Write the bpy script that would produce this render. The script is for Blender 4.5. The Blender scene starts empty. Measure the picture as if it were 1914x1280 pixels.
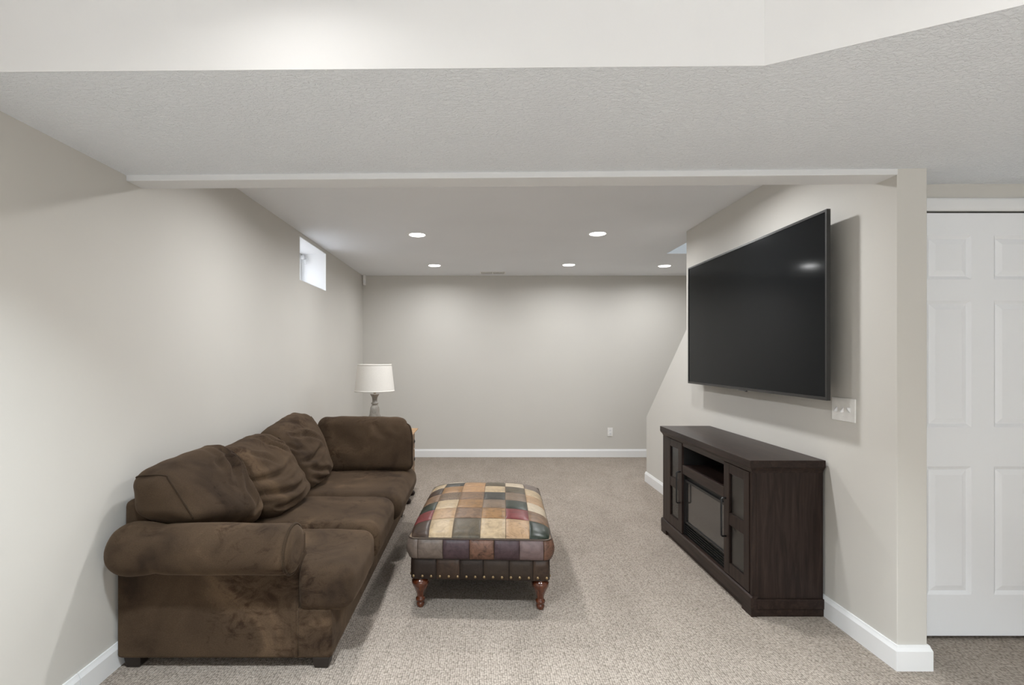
import bpy, bmesh, math, random
from mathutils import Vector, Matrix, noise

random.seed(7)
SC = bpy.context.scene
COL = SC.collection
PI = math.pi

# ------------------------------------------------------------------ camera
CAMZ = 1.344
cd = bpy.data.cameras.new('camera')
cd.sensor_width = 36.0
cd.sensor_fit = 'HORIZONTAL'
cd.lens = 980.0 / 1914.0 * 36.0
cd.shift_x = (957 - 898) / 1914.0
cd.shift_y = (667 - 640) / 1914.0
cd.clip_start = 0.05
cam = bpy.data.objects.new('camera', cd)
cam.location = (0, 0, CAMZ)
cam.rotation_euler = (PI / 2, 0, 0)
COL.objects.link(cam)
SC.camera = cam

# ------------------------------------------------------------------ view, world
vs = SC.view_settings
vs.view_transform = 'Standard'
vs.look = 'None'
vs.gamma = 1.0
vs.use_curve_mapping = False
vs.exposure = 0.0
try:
    SC.cycles.use_denoising = True
    SC.cycles.max_bounces = 16
    SC.cycles.diffuse_bounces = 10
    SC.cycles.glossy_bounces = 6
    SC.cycles.transmission_bounces = 12
    SC.cycles.sample_clamp_indirect = 6.0
except Exception:
    pass
W = bpy.data.worlds.new('sky')
SC.world = W
W.use_nodes = True
wn = W.node_tree
for n in list(wn.nodes):
    wn.nodes.remove(n)
wo = wn.nodes.new('ShaderNodeOutputWorld')
wb = wn.nodes.new('ShaderNodeBackground')
sk = wn.nodes.new('ShaderNodeTexSky')
sk.sky_type = 'NISHITA'
sk.sun_disc = False
sk.sun_elevation = math.radians(50)
sk.sun_rotation = math.radians(200)
wb.inputs['Strength'].default_value = 1.6
hs = wn.nodes.new('ShaderNodeHueSaturation')
hs.inputs['Saturation'].default_value = 0.35
wn.links.new(sk.outputs[0], hs.inputs['Color'])
wn.links.new(hs.outputs[0], wb.inputs[0])
wn.links.new(wb.outputs[0], wo.inputs[0])


def area(name, loc, size, power, color, rot=(0, 0, 0), spread=180.0, sy=None):
    d = bpy.data.lights.new(name, 'AREA')
    d.shape = 'DISK' if sy is None else 'RECTANGLE'
    d.size = size
    if sy:
        d.size_y = sy
    d.energy = power
    d.color = color
    d.spread = math.radians(spread)
    o = bpy.data.objects.new(name, d)
    o.location = loc
    o.rotation_euler = rot
    COL.objects.link(o)
    return o


sd = bpy.data.lights.new('sun', 'SUN')
sd.energy = 4.0
sd.angle = math.radians(0.6)
sd.color = (1.0, 0.97, 0.92)
so = bpy.data.objects.new('sun', sd)
so.rotation_euler = (math.radians(12), math.radians(28), 0)
so.location = (0, 0, 8)
COL.objects.link(so)
WARM = (0.98, 0.99, 1.0)
NEUT = (0.86, 0.945, 1.0)
CAN_POWER = 13.5
CAN_SPREAD = 167.0
FRONT_POWER = 36.0
# unseen downlights added around the camera, filling the front half by floor bounce
for (x, y, sp_) in ((-0.60, 0.95, 113.0), (0.75, 0.85, 100.0), (-0.62, -0.9, 105.0), (1.0, -1.1, 100.0), (2.7, -0.3, 105.0), (2.7, -2.0, 100.0)):
    area('front_lamp_and_fill', (x, y, 2.43), 0.16, FRONT_POWER, NEUT, spread=sp_)
# bulkhead lamp grazing its face, plus one added to light the angled face
for (x, y, p) in ((-0.50, 1.12, 1.7), (1.25, 0.75, 1.3)):
    area('front_lamp_and_fill', (x, y, 2.43), 0.14, p, (1.0, 0.98, 0.95), spread=150.0)
# broad cool fill light added behind the camera, with no opening there
area('front_fill', (0.9, -2.9, 1.35), 2.4, 60.0, (0.93, 0.97, 1.0), rot=(PI / 2, 0, 0), sy=1.9)
# daylight falling down the stairwell
area('stairwell_daylight', (2.5, 4.9, 4.3), 0.9, 30.0, (0.76, 0.88, 1.0), sy=1.2)


# ------------------------------------------------------------------ materials
def new_mat(name):
    m = bpy.data.materials.new(name)
    m.use_nodes = True
    nt = m.node_tree
    b = nt.nodes['Principled BSDF']
    return m, nt, b


def N(nt, kind, **kw):
    n = nt.nodes.new(kind)
    for k, v in kw.items():
        setattr(n, k, v)
    return n


def coords(nt, scale=(1, 1, 1), kind='Object', rot=(0, 0, 0)):
    tc = N(nt, 'ShaderNodeTexCoord')
    mp = N(nt, 'ShaderNodeMapping')
    mp.inputs['Scale'].default_value = scale
    mp.inputs['Rotation'].default_value = rot
    nt.links.new(tc.outputs[kind], mp.inputs['Vector'])
    return mp.outputs[0]


def ramp(nt, fac, stops):
    r = N(nt, 'ShaderNodeValToRGB')
    el = r.color_ramp.elements
    el[0].position, el[0].color = stops[0][0], (*stops[0][1], 1)
    el[1].position, el[1].color = stops[-1][0], (*stops[-1][1], 1)
    for p, c in stops[1:-1]:
        e = el.new(p)
        e.color = (*c, 1)
    nt.links.new(fac, r.inputs[0])
    return r.outputs[0]


def noise_tex(nt, vec, scale, detail=4.0, rough=0.55, dist=0.0):
    n = N(nt, 'ShaderNodeTexNoise')
    n.inputs['Scale'].default_value = scale
    n.inputs['Detail'].default_value = detail
    n.inputs['Roughness'].default_value = rough
    n.inputs['Distortion'].default_value = dist
    nt.links.new(vec, n.inputs['Vector'])
    return n.outputs[0]


def bump(nt, b, height, strength, dist=0.01):
    bp = N(nt, 'ShaderNodeBump')
    bp.inputs['Strength'].default_value = strength
    bp.inputs['Distance'].default_value = dist
    nt.links.new(height, bp.inputs['Height'])
    nt.links.new(bp.outputs[0], b.inputs['Normal'])


def paint(name, rgb, rough=0.85, bscale=180.0, bstr=0.06, bdist=0.002, spec=0.25):
    m, nt, b = new_mat(name)
    v = coords(nt)
    big = noise_tex(nt, v, 1.3, 2.0)
    c = ramp(nt, big, [(0.3, tuple(k * 0.985 for k in rgb)), (0.7, tuple(min(1, k * 1.015) for k in rgb))])
    nt.links.new(c, b.inputs['Base Color'])
    b.inputs['Roughness'].default_value = rough
    b.inputs['Specular IOR Level'].default_value = spec
    bump(nt, b, noise_tex(nt, v, bscale, 3.0), bstr, bdist)
    return m


def plain(name, rgb, rough=0.5, metal=0.0, spec=0.5, bscale=0, bstr=0.0):
    m, nt, b = new_mat(name)
    b.inputs['Base Color'].default_value = (*rgb, 1)
    b.inputs['Roughness'].default_value = rough
    b.inputs['Metallic'].default_value = metal
    b.inputs['Specular IOR Level'].default_value = spec
    v = coords(nt)
    f = noise_tex(nt, v, bscale or 30.0, 3.0)
    c = ramp(nt, f, [(0.3, tuple(k * 0.95 for k in rgb)), (0.7, tuple(min(1, k * 1.05) for k in rgb))])
    nt.links.new(c, b.inputs['Base Color'])
    if bstr:
        bump(nt, b, f, bstr, 0.002)
    return m


M_WALL = paint('greige_wall_paint', (0.590, 0.572, 0.536))
M_CEIL = paint('ceiling_paint', (0.80, 0.815, 0.84), bscale=60, bstr=0.10, bdist=0.004)
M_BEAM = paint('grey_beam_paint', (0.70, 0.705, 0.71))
M_BULK = paint('white_bulkhead_paint', (0.79, 0.79, 0.795))
M_TRIM = paint('white_trim_paint', (0.80, 0.805, 0.81), 0.4, 20.0, 0.0, 0.001, 0.4)
M_DOOR = paint('white_door_paint', (0.86, 0.875, 0.90), 0.45, 20.0, 0.0, 0.001, 0.4)
M_GAPSHADE = plain('gap_shade', (0.03, 0.03, 0.03), 0.9)  # near-black colour standing in for shade inside gaps and slots
M_WHITE = plain('white_plastic', (0.82, 0.81, 0.79), 0.35)
M_REVEAL = paint('white_reveal_paint', (0.86, 0.865, 0.87))
M_GRAVEL = plain('pale_gravel', (0.62, 0.61, 0.59), 0.95, bscale=80, bstr=0.4)
M_VINYL = plain('white_vinyl', (0.80, 0.81, 0.82), 0.35)


def soffit_mat():
    m, nt, b = new_mat('textured_soffit_paint')
    v = coords(nt)
    rgb = (0.80, 0.83, 0.87)
    a = noise_tex(nt, coords(nt, (60, 95, 60)), 1.0, 4.0, 0.6, 0.6)
    big = noise_tex(nt, v, 1.5, 3.0)
    c = ramp(nt, big, [(0.25, tuple(k * 0.975 for k in rgb)), (0.75, tuple(k * 1.02 for k in rgb))])
    nt.links.new(c, b.inputs['Base Color'])
    b.inputs['Roughness'].default_value = 0.9
    b.inputs['Specular IOR Level'].default_value = 0.2
    h = ramp(nt, a, [(0.42, (0, 0, 0)), (0.62, (1, 1, 1))])
    bump(nt, b, h, 0.6, 0.005)
    return m


M_SOFFIT = soffit_mat()


def carpet_mat():
    m, nt, b = new_mat('loop_pile_carpet')
    v = coords(nt)
    vo = N(nt, 'ShaderNodeTexVoronoi')
    vo.inputs['Scale'].default_value = 1.0
    vo.inputs['Randomness'].default_value = 0.42
    nt.links.new(coords(nt, (104, 84, 60)), vo.inputs['Vector'])
    loops = ramp(nt, vo.outputs['Distance'], [(0.0, (1, 1, 1)), (0.35, (0.8, 0.8, 0.8)), (0.75, (0.0, 0.0, 0.0))])
    col = ramp(nt, vo.outputs['Distance'],
               [(0.0, (0.430, 0.377, 0.326)), (0.38, (0.378, 0.329, 0.283)), (0.75, (0.175, 0.148, 0.124))])
    # each loop a slightly different yarn tone
    sep = N(nt, 'ShaderNodeSeparateColor')
    nt.links.new(vo.outputs['Color'], sep.inputs[0])
    tone = ramp(nt, sep.outputs[0], [(0.0, (0.90, 0.895, 0.89)), (1.0, (1.07, 1.07, 1.07))])
    mx = N(nt, 'ShaderNodeMix', data_type='RGBA', blend_type='MULTIPLY')
    mx.inputs[0].default_value = 1.0
    nt.links.new(col, mx.inputs[6])
    nt.links.new(tone, mx.inputs[7])
    # brushed / trodden nap
    nap = noise_tex(nt, coords(nt, (2.2, 1.1, 1.0), rot=(0, 0, 0.5)), 1.6, 4.0, 0.6, 0.8)
    napc = ramp(nt, nap, [(0.3, (0.90, 0.895, 0.89)), (0.7, (1.07, 1.07, 1.07))])
    mx2 = N(nt, 'ShaderNodeMix', data_type='RGBA', blend_type='MULTIPLY')
    mx2.inputs[0].default_value = 1.0
    nt.links.new(mx.outputs[2], mx2.inputs[6])
    nt.links.new(napc, mx2.inputs[7])
    nt.links.new(mx2.outputs[2], b.inputs['Base Color'])
    b.inputs['Roughness'].default_value = 1.0
    b.inputs['Specular IOR Level'].default_value = 0.05
    bump(nt, b, loops, 0.6, 0.006)
    return m


M_CARPET = carpet_mat()


def suede_mat(name='brown_microsuede', k=1.0):
    m, nt, b = new_mat(name)
    v = coords(nt)
    a = noise_tex(nt, v, 2.8, 4.0, 0.55, 0.9)
    c1 = ramp(nt, a, [(0.30, (0.026 * k, 0.0165 * k, 0.0108 * k)), (0.42, (0.048 * k, 0.0312 * k, 0.0192 * k)),
                      (0.58, (0.063 * k, 0.0412 * k, 0.0250 * k)), (0.72, (0.104 * k, 0.0680 * k, 0.0410 * k))])
    fine = noise_tex(nt, v, 300.0, 3.0)
    f2 = ramp(nt, fine, [(0.3, (0.80, 0.80, 0.80)), (0.7, (1.18, 1.18, 1.18))])
    # smudges where the nap is brushed the other way
    sm1 = noise_tex(nt, coords(nt, (9, 9, 13)), 1.0, 6.0, 0.68, 2.2)
    sm2 = noise_tex(nt, v, 2.3, 2.0)
    mm = N(nt, 'ShaderNodeMath', operation='MULTIPLY')
    nt.links.new(sm1, mm.inputs[0])
    nt.links.new(sm2, mm.inputs[1])
    f3 = ramp(nt, mm.outputs[0], [(0.285, (1, 1, 1)), (0.40, (0.48, 0.42, 0.40))])
    mx = N(nt, 'ShaderNodeMix', data_type='RGBA', blend_type='MULTIPLY')
    mx.inputs[0].default_value = 1.0
    nt.links.new(c1, mx.inputs[6])
    nt.links.new(f2, mx.inputs[7])
    mx3 = N(nt, 'ShaderNodeMix', data_type='RGBA', blend_type='MULTIPLY')
    mx3.inputs[0].default_value = 1.0
    nt.links.new(mx.outputs[2], mx3.inputs[6])
    nt.links.new(f3, mx3.inputs[7])
    nt.links.new(mx3.outputs[2], b.inputs['Base Color'])
    b.inputs['Roughness'].default_value = 0.9
    b.inputs['Specular IOR Level'].default_value = 0.12
    b.inputs['Sheen Weight'].default_value = 0.13
    b.inputs['Sheen Roughness'].default_value = 0.45
    b.inputs['Sheen Tint'].default_value = (0.62, 0.45, 0.32, 1)
    bump(nt, b, noise_tex(nt, v, 55.0, 4.0), 0.10, 0.003)
    return m


M_SUEDE = suede_mat()
M_SUEDE_D = suede_mat('brown_microsuede_base', 1.0)
M_PIPE = suede_mat('brown_microsuede_piping', 0.62)
M_FOOT = plain('dark_plastic_foot', (0.016, 0.011, 0.008), 0.5)


def wood(name, c_dark, c_mid, c_light, scale, rough=0.45, rot=(0, 0, 0), spec=0.22, coat=0.0):
    m, nt, b = new_mat(name)
    v = coords(nt, scale, rot=rot)
    a = noise_tex(nt, v, 1.0, 6.0, 0.62, 0.9)
    c = ramp(nt, a, [(0.28, c_dark), (0.5, c_mid), (0.74, c_light)])
    nt.links.new(c, b.inputs['Base Color'])
    b.inputs['Roughness'].default_value = rough
    b.inputs['Specular IOR Level'].default_value = spec
    b.inputs['Coat Weight'].default_value = coat
    b.inputs['Coat Roughness'].default_value = 0.15
    bump(nt, b, a, 0.05, 0.002)
    return m


E0, E1, E2 = (0.0105, 0.0060, 0.0050), (0.0230, 0.0140, 0.0112), (0.044, 0.0280, 0.0215)
M_ESP_V = wood('espresso_wood_vertical_grain', E0, E1, E2, (45, 45, 3.2), 0.42)
M_ESP_H = wood('espresso_wood_long_grain', E0, E1, E2, (40, 3.0, 40), 0.38)
M_INSIDE = plain('black_cabinet_interior', (0.006, 0.0055, 0.005), 0.7)
M_BLACK = plain('black_metal', (0.010, 0.010, 0.010), 0.38)
M_CHERRY = wood('cherry_turned_wood', (0.035, 0.0090, 0.0038), (0.080, 0.0205, 0.0075), (0.135, 0.040, 0.015), (30, 30, 6), 0.2, coat=1.0)
M_TAN = wood('honey_wood', (0.25, 0.145, 0.07), (0.38, 0.235, 0.12), (0.48, 0.31, 0.17), (4, 30, 30), 0.45)
M_TANV = wood('honey_wood_vertical', (0.15, 0.09, 0.05), (0.24, 0.155, 0.09), (0.32, 0.22, 0.14), (30, 30, 4), 0.5)
M_BRASS = plain('aged_brass', (0.30, 0.215, 0.12), 0.35, 0.85)
M_TVFRAME = plain('dark_bronze_bezel', (0.020, 0.019, 0.018), 0.35)
M_LAMPBASE = wood('weathered_grey_turned_wood', (0.20, 0.185, 0.165), (0.34, 0.32, 0.29), (0.48, 0.455, 0.42), (20, 20, 9), 0.7)


def screen_mat():
    m, nt, b = new_mat('television_screen')
    b.inputs['Base Color'].default_value = (0.0074, 0.0084, 0.0092, 1)
    v = coords(nt)
    f = noise_tex(nt, v, 2.0, 1.0)
    r = N(nt, 'ShaderNodeMapRange')
    r.inputs[3].default_value = 0.085
    r.inputs[4].default_value = 0.10
    nt.links.new(f, r.inputs[0])
    nt.links.new(r.outputs[0], b.inputs['Roughness'])
    b.inputs['Specular IOR Level'].default_value = 0.11
    return m


M_SCREEN = screen_mat()


def glass_mat(name, rgb, rough=0.03, ior=1.6, trans=1.0, spec=0.6):
    m, nt, b = new_mat(name)
    b.inputs['Base Color'].default_value = (*rgb, 1)
    b.inputs['Roughness'].default_value = rough
    b.inputs['IOR'].default_value = ior
    b.inputs['Transmission Weight'].default_value = trans
    b.inputs['Specular IOR Level'].default_value = spec
    return m




def thin_glass(name, tint, ior, rough):
    m = bpy.data.materials.new(name)
    m.use_nodes = True
    nt = m.node_tree
    for n_ in list(nt.nodes):
        nt.nodes.remove(n_)
    out = N(nt, 'ShaderNodeOutputMaterial')
    tr = N(nt, 'ShaderNodeBsdfTransparent')
    tr.inputs[0].default_value = (*tint, 1)
    gl = N(nt, 'ShaderNodeBsdfGlossy')
    gl.inputs['Roughness'].default_value = rough
    fr = N(nt, 'ShaderNodeFresnel')
    fr.inputs[0].default_value = ior
    mx = N(nt, 'ShaderNodeMixShader')
    nt.links.new(fr.outputs[0], mx.inputs[0])
    nt.links.new(tr.outputs[0], mx.inputs[1])
    nt.links.new(gl.outputs[0], mx.inputs[2])
    nt.links.new(mx.outputs[0], out.inputs[0])
    return m


M_GLASS = thin_glass('cabinet_glass', (0.80, 0.78, 0.74), 1.80, 0.24)
M_TINT = glass_mat('tinted_fireplace_glass', (0.03, 0.028, 0.026), 0.12, 1.75, 0.0, 0.7)
M_WINGLASS = glass_mat('window_glass', (0.98, 0.99, 1.0), 0.0, 1.45)


def shade_mat():
    m, nt, b = new_mat('linen_lamp_shade')
    v = coords(nt, (260, 260, 320))
    f = noise_tex(nt, v, 1.0, 2.0)
    c = ramp(nt, f, [(0.3, (0.72, 0.69, 0.645)), (0.7, (0.80, 0.775, 0.73))])
    nt.links.new(c, b.inputs['Base Color'])
    b.inputs['Roughness'].default_value = 0.9
    b.inputs['Specular IOR Level'].default_value = 0.1
    bump(nt, b, f, 0.08, 0.001)
    return m


M_SHADE = shade_mat()


def lens_mat():
    m, nt, b = new_mat('lit_lamp_lens')
    b.inputs['Base Color'].default_value = (0.9, 0.9, 0.88, 1)
    b.inputs['Emission Color'].default_value = (1.0, 0.98, 0.95, 1)
    b.inputs['Emission Strength'].default_value = 9.0
    return m


M_LENS = lens_mat()
LEATHER = {}


def leather(name, rgb, mottle=0.35, rough=0.42, stipple=False):
    m, nt, b = new_mat('leather_' + name)
    v = coords(nt)
    a = noise_tex(nt, v, 22.0, 5.0, 0.65, 1.2)
    lo = tuple(k * (1 - mottle) for k in rgb)
    hi = tuple(min(1, k * (1 + mottle * 0.7)) for k in rgb)
    c = ramp(nt, a, [(0.32, lo), (0.5, rgb), (0.70, hi)])
    if stipple:
        s = noise_tex(nt, v, 260.0, 2.0)
        f = ramp(nt, s, [(0.45, (0.45, 0.42, 0.40)), (0.55, (1.7, 1.65, 1.6))])
        mx = N(nt, 'ShaderNodeMix', data_type='RGBA', blend_type='MULTIPLY')
        mx.inputs[0].default_value = 1.0
        nt.links.new(c, mx.inputs[6])
        nt.links.new(f, mx.inputs[7])
        c = mx.outputs[2]
    nt.links.new(c, b.inputs['Base Color'])
    b.inputs['Roughness'].default_value = rough
    b.inputs['Specular IOR Level'].default_value = 0.3
    bump(nt, b, noise_tex(nt, v, 48.0, 5.0, 0.6, 0.8), 0.22, 0.004)
    LEATHER[name] = m


leather('cream', (0.3612, 0.2709, 0.1677), 0.30)
leather('pale', (0.4136, 0.3388, 0.2464), 0.2)
leather('tan', (0.3105, 0.1998, 0.1125), 0.38)
leather('orange', (0.3128, 0.1794, 0.0865), 0.28)
leather('caramel', (0.22, 0.118, 0.047), 0.4)
leather('brown', (0.15, 0.088, 0.05), 0.5)
leather('taupe', (0.150, 0.104, 0.070), 0.3)
leather('olive', (0.078, 0.060, 0.037), 0.4)
leather('dark', (0.0391, 0.0229, 0.0153), 0.4, 0.36)
leather('charcoal', (0.036, 0.034, 0.028), 0.25, 0.4)
leather('green', (0.020, 0.026, 0.018), 0.3, 0.32)
leather('red', (0.130, 0.024, 0.024), 0.35, 0.36)
leather('stipple', (0.115, 0.080, 0.052), 0.3, 0.5, True)
leather('plum', (0.056, 0.0336, 0.0384), 0.35)
leather('lilac', (0.1452, 0.1012, 0.0994), 0.25)
leather('greybrown', (0.135, 0.104, 0.086), 0.35)
leather('marble', (0.117, 0.0594, 0.0396), 0.8)
leather('espresso', (0.0204, 0.0126, 0.0092), 0.3, 0.5)
leather('umber', (0.0286, 0.0184, 0.0126), 0.3, 0.5)
leather('slate', (0.0288, 0.0245, 0.0266), 0.25, 0.45)
M_SEAM = plain('seam_backing', (0.16, 0.11, 0.07), 0.8)
M_CORD = plain('welt_cord_leather', (0.06, 0.04, 0.028), 0.5)
M_UNDER = plain('black_underlining', (0.01, 0.01, 0.01), 0.9)


# ------------------------------------------------------------------ mesh helpers
class MB:
    """collects vertices and faces for one mesh object"""

    def __init__(self):
        self.v, self.f, self.s = [], [], []

    def add(self, vs_, fs, smooth=False):
        o = len(self.v)
        self.v += [tuple(p) for p in vs_]
        self.f += [tuple(i + o for i in f) for f in fs]
        self.s += [smooth] * len(fs)
        return self

    def box(self, x0, x1, y0, y1, z0, z1):
        x0, x1 = min(x0, x1), max(x0, x1)
        y0, y1 = min(y0, y1), max(y0, y1)
        z0, z1 = min(z0, z1), max(z0, z1)
        p = [(x, y, z) for z in (z0, z1) for y in (y0, y1) for x in (x0, x1)]
        return self.add(p, [(0, 2, 3, 1), (4, 5, 7, 6), (0, 1, 5, 4), (2, 6, 7, 3), (0, 4, 6, 2), (1, 3, 7, 5)])

    def prism(self, poly, axis, a, b, smooth=False):
        """poly: 2D outline (CCW) extruded along axis between a and b"""
        n = len(poly)

        def P(q, t):
            if axis == 'x':
                return (t, q[0], q[1])
            if axis == 'y':
                return (q[0], t, q[1])
            return (q[0], q[1], t)
        v = [P(q, a) for q in poly] + [P(q, b) for q in poly]
        f = [tuple(range(n))[::-1], tuple(range(n, 2 * n))]
        f += [(i, (i + 1) % n, n + (i + 1) % n, n + i) for i in range(n)]
        return self.add(v, f, smooth)

    def lathe(self, prof, c=(0, 0, 0), seg=28, axis='z', smooth=True):
        v, f = [], []
        n = len(prof)
        for (r, h) in prof:
            for k in range(seg):
                t = 2 * PI * k / seg
                a, b2 = r * math.cos(t), r * math.sin(t)
                if axis == 'z':
                    p = (c[0] + a, c[1] + b2, c[2] + h)
                elif axis == 'x':
                    p = (c[0] + h, c[1] + a, c[2] + b2)
                else:
                    p = (c[0] + a, c[1] + h, c[2] + b2)
                v.append(p)
        for i in range(n - 1):
            for k in range(seg):
                f.append((i * seg + k, i * seg + (k + 1) % seg, (i + 1) * seg + (k + 1) % seg, (i + 1) * seg + k))
        self.add(v, f, smooth)
        self.add(v[:seg], [tuple(range(seg))[::-1]], False)
        self.add(v[-seg:], [tuple(range(seg))], False)
        return self

    def tube(self, pts, r, seg=8, closed=False):
        pts = [Vector(p) for p in pts]
        n = len(pts)
        v, f = [], []
        up = Vector((0, 0, 1))
        for i, p in enumerate(pts):
            if closed:
                t = pts[(i + 1) % n] - pts[i - 1]
            else:
                t = pts[min(i + 1, n - 1)] - pts[max(i - 1, 0)]
            if t.length < 1e-9:
                t = Vector((0, 1, 0))
            t.normalize()
            a = t.cross(up)
            if a.length < 0.05:
                a = t.cross(Vector((1, 0, 0)))
            a.normalize()
            b2 = a.cross(t).normalized()
            for k in range(seg):
                w = 2 * PI * k / seg
                v.append(p + a * (r * math.cos(w)) + b2 * (r * math.sin(w)))
        m = n if closed else n - 1
        for i in range(m):
            j = (i + 1) % n
            for k in range(seg):
                f.append((i * seg + k, i * seg + (k + 1) % seg, j * seg + (k + 1) % seg, j * seg + k))
        if not closed:
            f.append(tuple(range(seg))[::-1])
            f.append(tuple((n - 1) * seg + k for k in range(seg)))
        return self.add(v, f, True)

    def quad(self, a, b, c, d):
        return self.add([a, b, c, d], [(0, 1, 2, 3)])

    def build(self, name, mat, parent=None, bevel=0.0, seg=2, off=None, fix=True, auto=True):
        o3 = Vector((0, 0, 0))
        if off is not None:
            o3 = Vector(off)
        me = bpy.data.meshes.new(name)
        me.from_pydata([tuple(Vector(p) - o3) for p in self.v], [], self.f)
        me.polygons.foreach_set('use_smooth', self.s)
        if fix:
            bm = bmesh.new()
            bm.from_mesh(me)
            bmesh.ops.recalc_face_normals(bm, faces=bm.faces)
            bm.to_mesh(me)
            bm.free()
        me.materials.append(mat)
        ob = bpy.data.objects.new(name, me)
        COL.objects.link(ob)
        if parent is not None:
            ob.parent = parent
        if bevel:
            bv = ob.modifiers.new('bevel', 'BEVEL')
            bv.width = bevel
            bv.segments = seg
            bv.limit_method = 'ANGLE'
            bv.angle_limit = math.radians(40)
            wn_ = ob.modifiers.new('wn', 'WEIGHTED_NORMAL')
            wn_.keep_sharp = False
            me.polygons.foreach_set('use_smooth', [True] * len(me.polygons))
        return ob


def thing(name, label, cat, loc=(0, 0, 0), rz=0.0, group=None):
    o = bpy.data.objects.new(name, None)
    o.empty_display_size = 0.1
    o.location = loc
    o.rotation_euler = (0, 0, rz)
    COL.objects.link(o)
    o['label'] = label
    o['category'] = cat
    if group:
        o['group'] = group
    return o


def struct(o, label=None, cat=None):
    o['kind'] = 'structure'
    if label:
        o['label'] = label
    if cat:
        o['category'] = cat
    return o


def sstep(a, b, x):
    t = min(1, max(0, (x - a) / (b - a)))
    return t * t * (3 - 2 * t)


# ------------------------------------------------------------------ room measurements
XL = -1.58          # left wall
XT = 1.793          # face of the television wall
XT2 = 1.922         # its other side
YB = 7.045          # far wall
ZC = 2.436          # far ceiling
YDOOR = 2.494
XS = 3.0            # right side of the stair space
YF = -3.0           # front room wall behind the camera
XR = 4.2            # right wall of the front room
ZF = 2.44           # front room ceiling

# floor
fl = MB().box(XL - 0.3, XR + 0.2, YF - 0.2, YB + 0.2, -0.10, 0.0).build('floor', M_CARPET)
struct(fl, 'beige grey loop pile carpet covering the whole floor', 'floor')

# left wall with the basement window opening
WY0, WY1, WZ0, WZ1, WD = 4.58, 5.358, 2.017, 2.398, 0.245
mb = MB()
T = 0.32
mb.box(XL - T, XL, YF, WY0, 0, 2.6)
mb.box(XL - T, XL, WY1, YB, 0, 2.6)
mb.box(XL - T, XL, WY0, WY1, 0, WZ0)
mb.box(XL - T, XL, WY0, WY1, WZ1, 2.6)
struct(mb.build('wall_left', M_WALL), 'greige painted long wall behind the brown sofa', 'wall')

# far wall
struct(MB().box(XL - T, XS + 0.2, YB, YB + 0.2, 0, 2.6).build('wall_back', M_WALL), 'greige far wall with a white outlet low down', 'wall')

# television wall: full height, then cut along the stairs, then a low end
poly = [(2.2555, 0), (5.665, 0), (5.665, 0.70), (4.565, 1.585), (4.565, 2.60), (2.2555, 2.60)]
struct(MB().prism(poly, 'x', XT, XT2).build('wall_right', M_WALL, bevel=0.004), 'greige wall carrying the television, its far end cut diagonally along the stairs', 'wall')

# door wall, behind the end of the television wall
DX0, DX1, DZ1 = 2.015, 2.763, 2.028
mb = MB()
mb.box(XT2, DX0, YDOOR, YDOOR + 0.12, 0, 2.6)
mb.box(DX1, XR + 0.2, YDOOR, YDOOR + 0.12, 0, 2.6)
mb.box(DX0, DX1, YDOOR, YDOOR + 0.12, DZ1 + 0.012, 2.6)
struct(mb.build('wall_door', M_WALL), 'greige wall around the white closet door', 'wall')

# enclosing walls out of view
struct(MB().box(XS, XS + 0.2, YDOOR + 0.12, YB + 0.2, 0, 4.6).build('wall_stair', M_WALL), 'greige wall closing the stair space', 'wall')
struct(MB().box(XR, XR + 0.2, YF, YDOOR + 0.12, 0, 2.6).build('wall_front_right', M_WALL), 'greige wall of the front half, right of the camera', 'wall')
struct(MB().box(XL - T, XR + 0.2, YF - 0.2, YF, 0, 2.6).build('wall_front', M_WALL), 'greige wall behind the camera', 'wall')
struct(MB().box(XL, XR, YF, 1.6, ZF, ZF + 0.1).build('ceiling', M_BULK), 'white ceiling of the front half', 'ceiling')

# far ceiling, with the stairwell hole
SX0, SX1, SY0, SY1 = 1.968, 2.95, 3.2, 5.546
mb = MB()
mb.box(XL, SX0, 2.3, YB, ZC, ZC + 0.12)
mb.box(SX0, XS, SY1, YB, ZC, ZC + 0.12)
mb.box(SX0, XS, 2.3, SY0, ZC, ZC + 0.12)
mb.box(SX1, XS, SY0, SY1, ZC, ZC + 0.12)
struct(mb.build('ceiling', M_CEIL), 'light grey ceiling of the far half with recessed lights', 'ceiling')
mb = MB()
mb.box(SX0 - 0.1, XS, SY1, SY1 + 0.1, ZC + 0.12, 4.6)
mb.box(SX0 - 0.1, XS, SY0 - 0.1, SY0, ZC + 0.12, 4.6)
mb.box(SX0 - 0.1, SX0, SY0, SY1, ZC + 0.12, 4.6)
mb.box(SX0 - 0.1, XS + .2, SY0 - .1, SY1 + 0.1, 4.6, 4.7)
struct(mb.build('wall_stairwell', M_WALL), 'walls of the stairwell seen as a pale sliver in the ceiling', 'wall')

# dropped soffit in front: textured underside + white bulkhead face
BL, BR = (XL, 2.336), (XT, 2.2555)
edge = [(-1.75, 1.500), (XL, 1.4935), (0.79, 1.458), (1.25, 1.206), (XR, -0.41)]


def zs(x, y):
    return 2.153 + 0.014 * sstep(1.80, 2.25, x)


mb = MB()
xs = [-1.58, -1.0, -0.4, 0.2, 0.79, 1.02, 1.25, 1.5, 1.793, 1.922, 2.0, 2.1, 2.2, 2.4, 2.8, 3.4, 4.2]


def front_y(x):
    for (a, b) in zip(edge[:-1], edge[1:]):
        if a[0] <= x <= b[0] + 1e-6:
            t = (x - a[0]) / (b[0] - a[0])
            return a[1] + t * (b[1] - a[1])
    return edge[-1][1]


def back_y(x):
    if x <= XT2 - 1e-4:
        return BL[1] + (x - BL[0]) / (BR[0] - BL[0]) * (BR[1] - BL[1])
    return YDOOR + 0.01


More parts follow.
